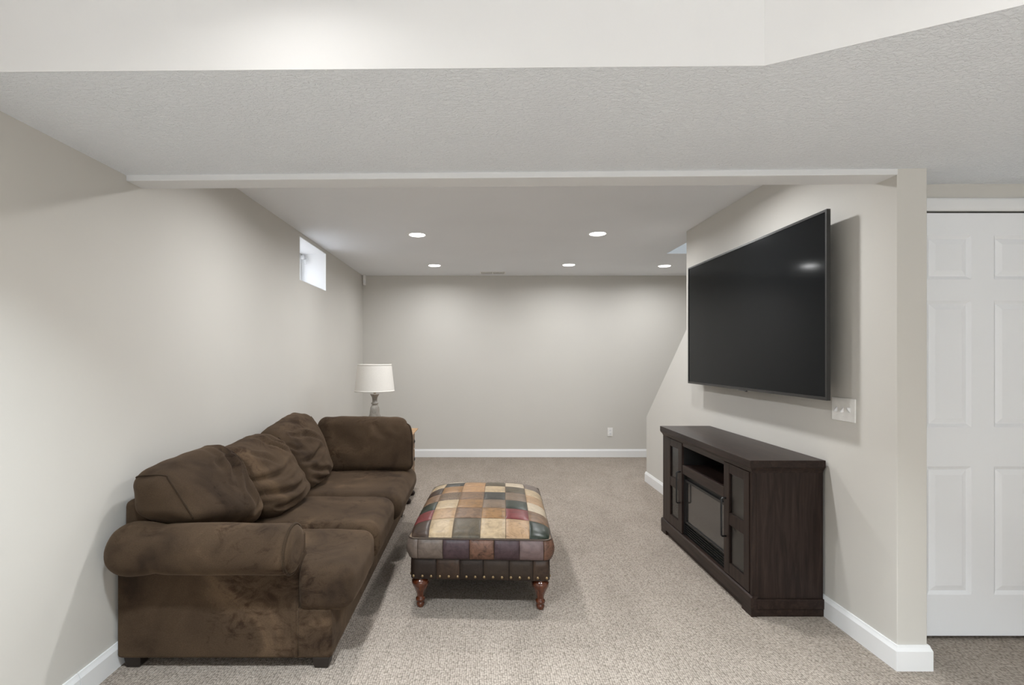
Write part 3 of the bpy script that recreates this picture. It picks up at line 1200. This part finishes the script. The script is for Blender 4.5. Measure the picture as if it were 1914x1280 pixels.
m = MB()
rings = [arm_ring(1.0, AXF - 0.004), arm_ring(1.0, AXF + 0.004), arm_ring(0.93, AXF + 0.014), arm_ring(0.75, AXF + 0.020), arm_ring(0.35, AXF + 0.018)]
vv = [p for r_ in rings for p in r_]
ff = []
for i in range(len(rings) - 1):
    for k in range(40):
        ff.append((i * 40 + k, i * 40 + (k + 1) % 40, (i + 1) * 40 + (k + 1) % 40, (i + 1) * 40 + k))
ff.append(tuple((len(rings) - 1) * 40 + k for k in range(40)))
m.add(vv, ff, True)
sp('arm_front', m, M_SUEDE, arm)
sp('arm_post', MB().box(AXF - 0.01, AXF + 0.014, SY_0 + 0.002, 2.37, 0.10, 0.48), M_SUEDE, arm, bevel=0.010, seg=3)
m = MB()
m.tube(arm_ring(1.025, AXF + 0.002), 0.0062, 8, True)
sp('piping', m, M_PIPE, arm)
# seam line on the side, where the arm panel meets the front base
m = MB()
m.tube([(AXF + 0.012, SY_0 - 0.002, 0.06), (AXF + 0.012, SY_0 - 0.002, 0.25)], 0.003, 6)
sp('piping', m, M_SUEDE_D, arm)


# seat cushions
def seat(y0, y1, xb, xf, z0, z1, r, puff, post=None, seed=0.0, n=(40, 26, 12)):
    c = {}
    for sx, x in ((-1, xb), (1, xf)):
        for sy, y in ((-1, y0), (1, y1)):
            for sz, z in ((-1, z0), (1, z1)):
                c[(sx, sy, sz)] = (x, y, z)
    pl = Pillow(c, (xf - xb, y1 - y0, z1 - z0), r, puff, post)
    return sp('seat_cushion', pl.mesh(n, folds_disp([], 2, 1, 0.006, 4.5, seed))), pl


def tcush(v_, p):
    if p[1] < 0.6:
        w = (0.6 - p[1]) / 1.6
        v_ = v_.copy()
        v_.y += w * 0.135 * (1 - sstep(-0.815, -0.765, v_.x))
    return v_


seat(2.238, 2.775, -1.44, -0.552, 0.245, 0.447, 0.062, (0.02, 0.015, 0.13), tcush, 1.0, (56, 34, 14))
seat(2.770, 3.385, -1.44, -0.548, 0.248, 0.455, 0.070, (0.015, 0.0, 0.12), None, 4.0)
seat(3.380, 4.330, -1.44, -0.520, 0.260, 0.455, 0.085, (0.015, 0.0, 0.10), None, 8.0)


# back cushions
def backc(c, dims, r, puff, folds, ax, s_, namp, seed, n, seam=None, post=None):
    pl = Pillow(c, dims, r, puff, post)
    fd = folds_disp(folds, ax, s_, namp, 5.0, seed)
    o_ = sp('back_cushion', pl.mesh(n, fd))
    if seam:
        m_ = MB()
        pts = []
        for p in seam:
            v_ = pl.S(p)
            pts.append(v_)
        m_.tube(pts, 0.0045, 6)
        sp('piping', m_, M_PIPE, o_)
    return o_, pl


def lerp_path(ps, k=10):
    out = []
    for a, b in zip(ps[:-1], ps[1:]):
        for i in range(k):
            t_ = i / k
            out.append(tuple(a[q] + (b[q] - a[q]) * t_ for q in range(3)))
    out.append(ps[-1])
    return out


# first cushion, leaning over the arm roll
c1 = {(-1, -1, -1): (-1.500, 2.235, 0.632), (1, -1, -1): (-1.200, 2.225, 0.632),
      (-1, 1, -1): (-1.455, 2.86, 0.45), (1, 1, -1): (-1.105, 2.83, 0.45),
      (-1, -1, 1): (-1.530, 2.240, 0.835), (1, -1, 1): (-1.360, 2.235, 0.845),
      (-1, 1, 1): (-1.500, 2.86, 0.875), (1, 1, 1): (-1.300, 2.82, 0.885)}
f1 = [(0.62, 0.98, 0.35, 0.30, 0.10, 0.016), (0.85, 0.95, 0.62, 0.2, 0.08, 0.012), (0.30, 0.99, 0.10, 0.55, 0.08, 0.008), (0.9, -0.1, 0.55, -0.75, 0.09, 0.010), (0.6, 0.1, 0.5, -0.7, 0.10, 0.008)]
backc(c1, (0.30, 0.62, 0.34), 0.10, (0.30, 0.03, 0.08), f1, 0, 1, 0.010, 2.0, (22, 46, 38),
      lerp_path([(-0.9, -0.93, 1.0), (0.93, -0.93, 1.0), (0.95, -0.95, 0.9), (0.95, -0.95, -0.99)], 14))
c2 = {(-1, -1, -1): (-1.45, 2.80, 0.46), (1, -1, -1): (-1.06, 2.82, 0.46),
      (-1, 1, -1): (-1.43, 3.42, 0.46), (1, 1, -1): (-1.045, 3.36, 0.46),
      (-1, -1, 1): (-1.49, 2.82, 0.83), (1, -1, 1): (-1.30, 2.82, 0.83),
      (-1, 1, 1): (-1.49, 3.43, 0.855), (1, 1, 1): (-1.27, 3.38, 0.86)}
f2 = [(-0.95, 0.12, 0.55, 0.22, 0.10, 0.022), (-0.95, -0.28, 0.75, -0.42, 0.10, 0.020), (-0.85, -0.72, 0.6, -0.55, 0.09, 0.014), (-0.6, 0.85, -0.15, 0.45, 0.09, 0.012), (0.2, 0.98, 0.65, 0.45, 0.08, 0.016), (0.5, 0.95, 0.95, 0.5, 0.07, 0.012)]
backc(c2, (0.30, 0.60, 0.42), 0.095, (0.38, 0.05, 0.06), f2, 0, 1, 0.010, 5.0, (20, 46, 42),
      lerp_path([(0.78, 1.0, 1.0), (0.78, 1.0, -1.0)], 20))
c3 = {(-1, -1, -1): (-1.45, 3.40, 0.46), (1, -1, -1): (-1.08, 3.40, 0.46),
      (-1, 1, -1): (-1.43, 4.10, 0.46), (1, 1, -1): (-1.09, 4.02, 0.46),
      (-1, -1, 1): (-1.49, 3.42, 0.845), (1, -1, 1): (-1.31, 3.42, 0.845),
      (-1, 1, 1): (-1.49, 4.10, 0.925), (1, 1, 1): (-1.265, 4.02, 0.925)}
f3 = [(-0.75, -0.05, 0.45, 0.08, 0.09, 0.024), (-0.6, 0.8, 0.2, 0.45, 0.08, 0.012), (-0.2, 0.7, 0.6, 0.15, 0.07, 0.010), (-0.7, -0.3, 0.4, -0.75, 0.09, 0.016), (-0.75, -0.6, 0.1, -0.9, 0.08, 0.012), (-0.9, 0.5, -0.5, 0.25, 0.07, 0.012)]
backc(c3, (0.30, 0.66, 0.46), 0.095, (0.38, 0.05, 0.05), f3, 0, 1, 0.010, 9.0, (20, 46, 42),
      lerp_path([(0.78, 1.0, 1.0), (0.78, 1.0, -1.0)], 20))
# end cushion: faces the camera (its thickness runs along y)
c4 = {}
for sx, (yb_, yt_) in ((-1, (4.375, 4.42)), (1, (4.035, 4.17))):
    for sy, (xb_, xt_) in ((-1, (-1.30, -1.30)), (1, (-0.500, -0.520))):
        if sx < 0 and sy > 0:
            xb_, xt_ = -0.625, -0.68
        c4[(sx, sy, -1)] = (xb_, yb_, 0.452)
        c4[(sx, sy, 1)] = (xt_, yt_, 0.866 if sx > 0 else 0.832)


def round_corner(v_, p):
    # rounds the free upper corner of the end cushion
    xc, zc, wx, wz = -0.70, 0.70, 0.175, 0.175
    a_, b_ = (v_.x - xc) / wx, (v_.z - zc) / wz
    if a_ > 0 and b_ > 0:
        f = 1 + (max(a_, b_) / math.hypot(a_, b_) - 1) * 0.62
        v_ = Vector((xc + a_ * f * wx, v_.y, zc + b_ * f * wz))
    return v_


f4 = [(-0.6, 0.5, 0.0, -0.4, 0.2, 0.006), (0.15, 0.7, 0.45, 0.2, 0.12, 0.006)]
backc(c4, (0.32, 0.76, 0.42), 0.07, (0.18, 0.02, 0.03), f4, 0, 1, 0.008, 13.0, (20, 50, 36),
      lerp_path([(0.95, 0.98, 0.99), (0.95, 0.98, -0.99)], 20), round_corner)

# ------------------------------------------------------------------ ottoman (built in its own frame)
ott = thing('ottoman', 'patchwork leather ottoman with brass nailheads and turned cherry legs', 'ottoman', (0.02, 3.31, 0), math.radians(-2.5))
HX, HY = 0.382, 0.555
ZE = 0.386


def rrect(hx, hy, r, n=8):
    """rounded rectangle as a closed polyline starting at the front left corner's end, running along the front"""
    pts = []
    for (cx_, cy_, a0) in ((hx - r, -hy + r, -PI / 2), (hx - r, hy - r, 0), (-hx + r, hy - r, PI / 2), (-hx + r, -hy + r, PI)):
        for i in range(n + 1):
            a = a0 + PI / 2 * i / n
            pts.append((cx_ + r * math.cos(a), cy_ + r * math.sin(a), math.cos(a), math.sin(a)))
    return pts


def top_pt(u, v_, lift=0.0):
    e = 3.2
    w = ((1 - abs(u) ** e) * (1 - abs(v_) ** e))
    z = ZE + 0.082 * max(0, w) ** 0.52
    x = u * HX * (1 - 0.045 * v_ ** 6 * abs(u) ** 2)
    y = v_ * HY * (1 - 0.045 * u ** 6 * abs(v_) ** 2)
    return Vector((x, y, z + lift))


# seam backing core
m = MB()
n = 36
vv, ff = [], []
for j in range(n + 1):
    for i in range(n + 1):
        vv.append(top_pt(-1 + 2 * i / n, -1 + 2 * j / n, -0.004))
for j in range(n):
    for i in range(n):
        a = j * (n + 1) + i
        ff.append((a, a + 1, a + n + 2, a + n + 1))
m.add(vv, ff, True)
m.prism([(p[0], p[1]) for p in rrect(0.378, 0.550, 0.05)], 'z', 0.276, ZE - 0.002)
m.build('cushion_core', M_SEAM, ott)

UB = [-1, -0.725, -0.385, 0.005, 0.36, 0.70, 1]
VB = [-1, -0.72, -0.44, -0.14, 0.18, 0.49, 0.78, 1]
TOP = [
    ['dark', 'cream', 'olive', 'cream', 'tan', 'green'],
    ['red', 'tan', 'brown', 'caramel', 'red', 'brown'],
    ['green', 'cream', 'caramel', 'taupe', 'green', 'pale'],
    ['brown', 'stipple', 'brown', 'charcoal', 'taupe', 'tan'],
    ['dark', 'caramel', 'orange', 'cream', 'olive', 'cream'],
    ['cream', 'charcoal', 'orange', 'olive', 'pale', 'greybrown'],
    ['olive', 'pale', 'taupe', 'olive', 'taupe', 'greybrown'],
]


def grid_patch(fn, nu, nv, mat, edge_u=0.10, pf_=0.0026):
    """fn(a,b,lift) with a,b in -1..1; pillowed sheet with turned-down edges"""
    m_ = MB()
    v_, f_ = [], []
    us = [-1, -1 + edge_u] + [-1 + edge_u + (2 - 2 * edge_u) * i / nu for i in range(1, nu)] + [1 - edge_u, 1]
    ws = [-1, -1 + edge_u] + [-1 + edge_u + (2 - 2 * edge_u) * i / nv for i in range(1, nv)] + [1 - edge_u, 1]
    for b in ws:
        for a in us:
            edge_ = abs(a) > 0.999 or abs(b) > 0.999
            lift = -0.0018 if edge_ else pf_ * (1 - abs(a) ** 4) * (1 - abs(b) ** 4) + 0.0005
            v_.append(fn(a, b, lift))
    W_ = len(us)
    for j in range(len(ws) - 1):
        for i in range(W_ - 1):
            q = j * W_ + i
            f_.append((q, q + 1, q + W_ + 1, q + W_))
    m_.add(v_, f_, True)
    return m_.build('leather_patch', mat, ott, fix=False)


for j in range(7):
    for i in range(6):
        u0, u1 = UB[i] + 0.004, UB[i + 1] - 0.004
        v0, v1 = VB[j] + 0.003, VB[j + 1] - 0.003

        def fn(a, b, lift, u0=u0, u1=u1, v0=v0, v1=v1):
            u, v_ = (u0 + u1) / 2 + a * (u1 - u0) / 2, (v0 + v1) / 2 + b * (v1 - v0) / 2
            return top_pt(u, v_, lift)
        grid_patch(fn, 6, 5, LEATHER[TOP[j][i]])


# band and apron around the sides
def perim(hx, hy, r):
    pts = rrect(hx, hy, r)
    L, acc = 0, []
    n_ = len(pts)
    for i in range(n_ + 1):
        p, q = pts[i % n_], pts[(i - 1) % n_]
        if i:
            L += math.hypot(p[0] - q[0], p[1] - q[1])
        acc.append(L)

    def at(s_):
        s_ = s_ % L
        for i in range(n_):
            if acc[i] <= s_ <= acc[i + 1]:
                t_ = (s_ - acc[i]) / max(1e-9, acc[i + 1] - acc[i])
                a, b = pts[i], pts[(i + 1) % n_]
                return [a[k] + (b[k] - a[k]) * t_ for k in range(4)]
    return at, L, acc


def band(hx, hy, r, z0, z1, bulge, front, cycle, nz, front_u):
    at, L, acc = perim(hx, hy, r)
    # arc positions: the front straight run lies from x=-hx+r to hx-r just before s = 0 (mod L)
    fl_ = 2 * (hx - r)
    bounds, mats = [], []
    s_front0 = L - fl_
    for k, u in enumerate(front_u):
        bounds.append(s_front0 + (u * hx + hx - r))
    mats += front
    # rest of the perimeter, from the right end of the front round to its left end
    s0, s1 = bounds[-1], bounds[0] + L
    n_ = len(cycle)
    rest = [s0 + (s1 - s0) * k / n_ for k in range(n_ + 1)]
    spans = list(zip(bounds[:-1], bounds[1:])) + list(zip(rest[:-1], rest[1:]))
    mats = list(front) + list(cycle)
    for (a0, a1), mt in zip(spans, mats):
        def fn(a, b, lift, a0=a0, a1=a1):
            s_ = (a0 + a1) / 2 + a * (a1 - a0 - 0.0022) / 2
            x, y, nx_, ny_ = at(s_)
            ln = math.hypot(nx_, ny_) or 1
            t_ = (b + 1) / 2
            o_ = bulge * math.sin(PI * t_) + lift
            z = z0 + (z1 - z0) * t_
            return Vector((x + nx_ / ln * o_, y + ny_ / ln * o_, z))
        grid_patch(fn, 6, nz, LEATHER[mt], 0.04, 0.0008)


band(0.380, 0.553, 0.045, 0.279, ZE - 0.004, 0.016,
     ['greybrown', 'plum', 'marble', 'plum', 'lilac', 'marble'],
     ['marble', 'plum', 'brown', 'dark', 'lilac', 'taupe', 'red', 'plum', 'greybrown', 'dark', 'marble', 'lilac', 'plum', 'brown', 'dark', 'greybrown', 'red', 'dark', 'plum', 'greybrown'],
     5, [-0.86, -0.51, -0.14, 0.20, 0.55, 0.88, 1.02])
band(0.368, 0.541, 0.022, 0.166, 0.279, 0.002,
     ['espresso', 'dark', 'espresso', 'umber', 'umber', 'dark', 'slate'],
     ['slate', 'espresso', 'umber', 'dark', 'slate', 'espresso', 'umber', 'dark', 'espresso', 'slate', 'umber', 'espresso', 'dark', 'umber', 'slate', 'espresso', 'dark', 'umber'],
     3, [-1.0, -0.63, -0.29, 0.05, 0.42, 0.76, 1.01])
m = MB()
m.prism([(p[0], p[1]) for p in rrect(0.364, 0.537, 0.022)], 'z', 0.164, 0.279)
m.build('apron_core', M_UNDER, ott)
# welt cords
m = MB()
m.tube([(p[0], p[1], ZE - 0.001) for p in rrect(0.3805, 0.5535, 0.045)], 0.0034, 6, True)
m.build('welt', M_CORD, ott)
m = MB()
m.tube([(p[0], p[1], 0.279) for p in rrect(0.376, 0.549, 0.045)], 0.004, 6, True)
m.build('welt', LEATHER['espresso'], ott)
# nailheads
nail_me = None
at, L, acc = perim(0.3705, 0.5435, 0.022)
nn_f = 16
fl_ = 2 * (0.3705 - 0.022)
spots = []
for k in range(nn_f):
    spots.append((-0.352 + 0.704 * k / (nn_f - 1), -0.5438, 0, -1))
    spots.append((-0.352 + 0.704 * k / (nn_f - 1), 0.5438, 0, 1))
for k in range(22):
    yy = -0.51 + 1.02 * k / 21
    spots.append((-0.3708, yy, -1, 0))
    spots.append((0.3708, yy, 1, 0))
for (x, y, nx_, ny_) in spots:
    if nail_me is None:
        m = MB()
        m.lathe([(0.0080, 0.0), (0.0074, 0.0022), (0.0050, 0.0042), (0.0012, 0.0052)], seg=10)
        ob = m.build('nailhead', M_BRASS, ott)
        nail_me = ob.data
    else:
        ob = bpy.data.objects.new('nailhead', nail_me)
        COL.objects.link(ob)
        ob.parent = ott
    q = Vector((0, 0, 1)).rotation_difference(Vector((nx_, ny_, 0)))
    ob.rotation_euler = q.to_euler()
    ob.location = (x, y, 0.183)
# legs
leg_prof = [(0.017, 0.0), (0.020, 0.006), (0.0235, 0.016), (0.021, 0.026), (0.0185, 0.029), (0.0245, 0.034), (0.027, 0.042), (0.024, 0.050), (0.0195, 0.054),
            (0.0190, 0.060), (0.0215, 0.075), (0.029, 0.094), (0.039, 0.114), (0.0465, 0.132), (0.0455, 0.146), (0.034, 0.156), (0.031, 0.160), (0.034, 0.164), (0.034, 0.169)]
leg_me = None
for (x, y) in ((-0.322, -0.495), (0.322, -0.495), (-0.322, 0.495), (0.322, 0.495)):
    if leg_me is None:
        m = MB()
        m.lathe(leg_prof, seg=28)
        ob = m.build('leg', M_CHERRY, ott)
        leg_me = ob.data
    else:
        ob = bpy.data.objects.new('leg', leg_me)
        COL.objects.link(ob)
        ob.parent = ott
    ob.location = (x, y, 0)

# ------------------------------------------------------------------ end table behind the sofa
tb = thing('end_table', 'honey wood end table with dark drawer pulls behind the sofa end', 'table', (-0.95, 4.96, 0))
toff = tb.location.copy()
TBX0, TBX1, TBY0, TBY1 = -1.23, -0.638, 4.78, 5.13
MB().prism([(TBX0 - 0.03, 0.620), (TBX1 + 0.010, 0.620), (TBX1 + 0.022, 0.632), (TBX1 + 0.022, 0.640), (TBX0 - 0.03, 0.640)], 'y', 4.735, 5.19).build('top', M_TAN, tb, off=toff, bevel=0.003)
MB().box(TBX0, TBX1 - 0.012, TBY0, TBY1, 0.07, 0.620).build('body', M_TANV, tb, off=toff, bevel=0.004)
for (z0, z1) in ((0.46, 0.60), (0.275, 0.445), (0.09, 0.26)):
    dr = MB().box(TBX1 - 0.012, TBX1 - 0.002, TBY0 + 0.02, TBY1 - 0.02, z0, z1).build('drawer', M_TANV, tb, off=toff, bevel=0.003)
    for yy in (4.87, 5.06):
        m = MB()
        zc = (z0 + z1) / 2
        m.lathe([(0.022, 0.0), (0.022, 0.003), (0.014, 0.005), (0.010, 0.009), (0.001, 0.010)], (TBX1 - 0.002, yy, zc), 14, axis='x')
        m.build('pull', M_BLACK, dr, off=toff)
for (x, y) in ((TBX0 + 0.03, TBY0 + 0.03), (TBX1 - 0.035, TBY0 + 0.03), (TBX0 + 0.03, TBY1 - 0.03), (TBX1 - 0.035, TBY1 - 0.03)):
    m = MB()
    m.lathe([(0.022, 0), (0.034, 0.012), (0.037, 0.026), (0.030, 0.040), (0.018, 0.050), (0.026, 0.060), (0.030, 0.071)], (x, y, 0), 18)
    m.build('foot', M_ESP_V, tb, off=toff)

# ------------------------------------------------------------------ table lamp
lp = thing('table_lamp', 'table lamp with white drum shade on a turned grey base', 'lamp', (-1.0, 4.96, 0.640))
m = MB()
m.lathe([(0.085, 0.0), (0.088, 0.006), (0.080, 0.016), (0.045, 0.026), (0.038, 0.04), (0.046, 0.06), (0.060, 0.085), (0.064, 0.11), (0.058, 0.14),
         (0.047, 0.165), (0.043, 0.20), (0.041, 0.225), (0.030, 0.245), (0.025, 0.252), (0.025, 0.256), (0.034, 0.262), (0.034, 0.270),
         (0.023, 0.278), (0.0225, 0.30), (0.026, 0.325), (0.038, 0.344), (0.042, 0.350), (0.040, 0.356), (0.020, 0.358)], seg=28)
m.build('base', M_LAMPBASE, lp)
m = MB()
m.lathe([(0.012, 0.356), (0.012, 0.400), (0.016, 0.402), (0.016, 0.435), (0.004, 0.437), (0.004, 0.632)], seg=14)
m.build('stem', M_BRASS, lp)
m = MB()
RB, RT, H0, H1 = 0.186, 0.158, 0.378, 0.636
pr = [(RB, H0), (RT, H1), (RT - 0.004, H1), (RB - 0.004, H0), (RB, H0)]
vv, ff = [], []
seg = 48
for (r_, h) in pr[:4]:
    for k in range(seg):
        a = 2 * PI * k / seg
        vv.append((r_ * math.cos(a), r_ * math.sin(a), h))
for i in range(4):
    for k in range(seg):
        j = (i + 1) % 4
        ff.append((i * seg + k, i * seg + (k + 1) % seg, j * seg + (k + 1) % seg, j * seg + k))
m.add(vv, ff, True)
sh = m.build('lamp_shade', M_SHADE, lp)
sm = sh.modifiers.new('edge', 'EDGE_SPLIT')
sm.split_angle = math.radians(50)
for (r_, h) in ((RB + 0.0005, H0), (RT + 0.0005, H1 - 0.012)):
    m = MB()
    dz = 0.012
    sl = (RB - RT) / (H1 - H0)
    v1 = [(r_ * math.cos(2 * PI * k / seg), r_ * math.sin(2 * PI * k / seg), h) for k in range(seg)]
    v2 = [((r_ + 0.0015) * math.cos(2 * PI * k / seg), (r_ + 0.0015) * math.sin(2 * PI * k / seg), h) for k in range(seg)]
    v3 = [((r_ + 0.0015 - dz * sl) * math.cos(2 * PI * k / seg), (r_ + 0.0015 - dz * sl) * math.sin(2 * PI * k / seg), h + dz) for k in range(seg)]
    v4 = [((r_ - dz * sl) * math.cos(2 * PI * k / seg), (r_ - dz * sl) * math.sin(2 * PI * k / seg), h + dz) for k in range(seg)]
    fs = []
    for i in range(4):
        j = (i + 1) % 4
        for k in range(seg):
            fs.append((i * seg + k, i * seg + (k + 1) % seg, j * seg + (k + 1) % seg, j * seg + k))
    m.add(v1 + v2 + v3 + v4, fs, True)
    m.build('shade_tape', M_SHADE, sh)
m = MB()
for k in range(3):
    a = 2 * PI * k / 3 + 0.4
    m.tube([(0, 0, 0.630), (RT * 0.5 * math.cos(a), RT * 0.5 * math.sin(a), 0.630), ((RT - 0.002) * math.cos(a), (RT - 0.002) * math.sin(a), 0.630)], 0.0018, 6)
m.build('spider', M_BRASS, sh)
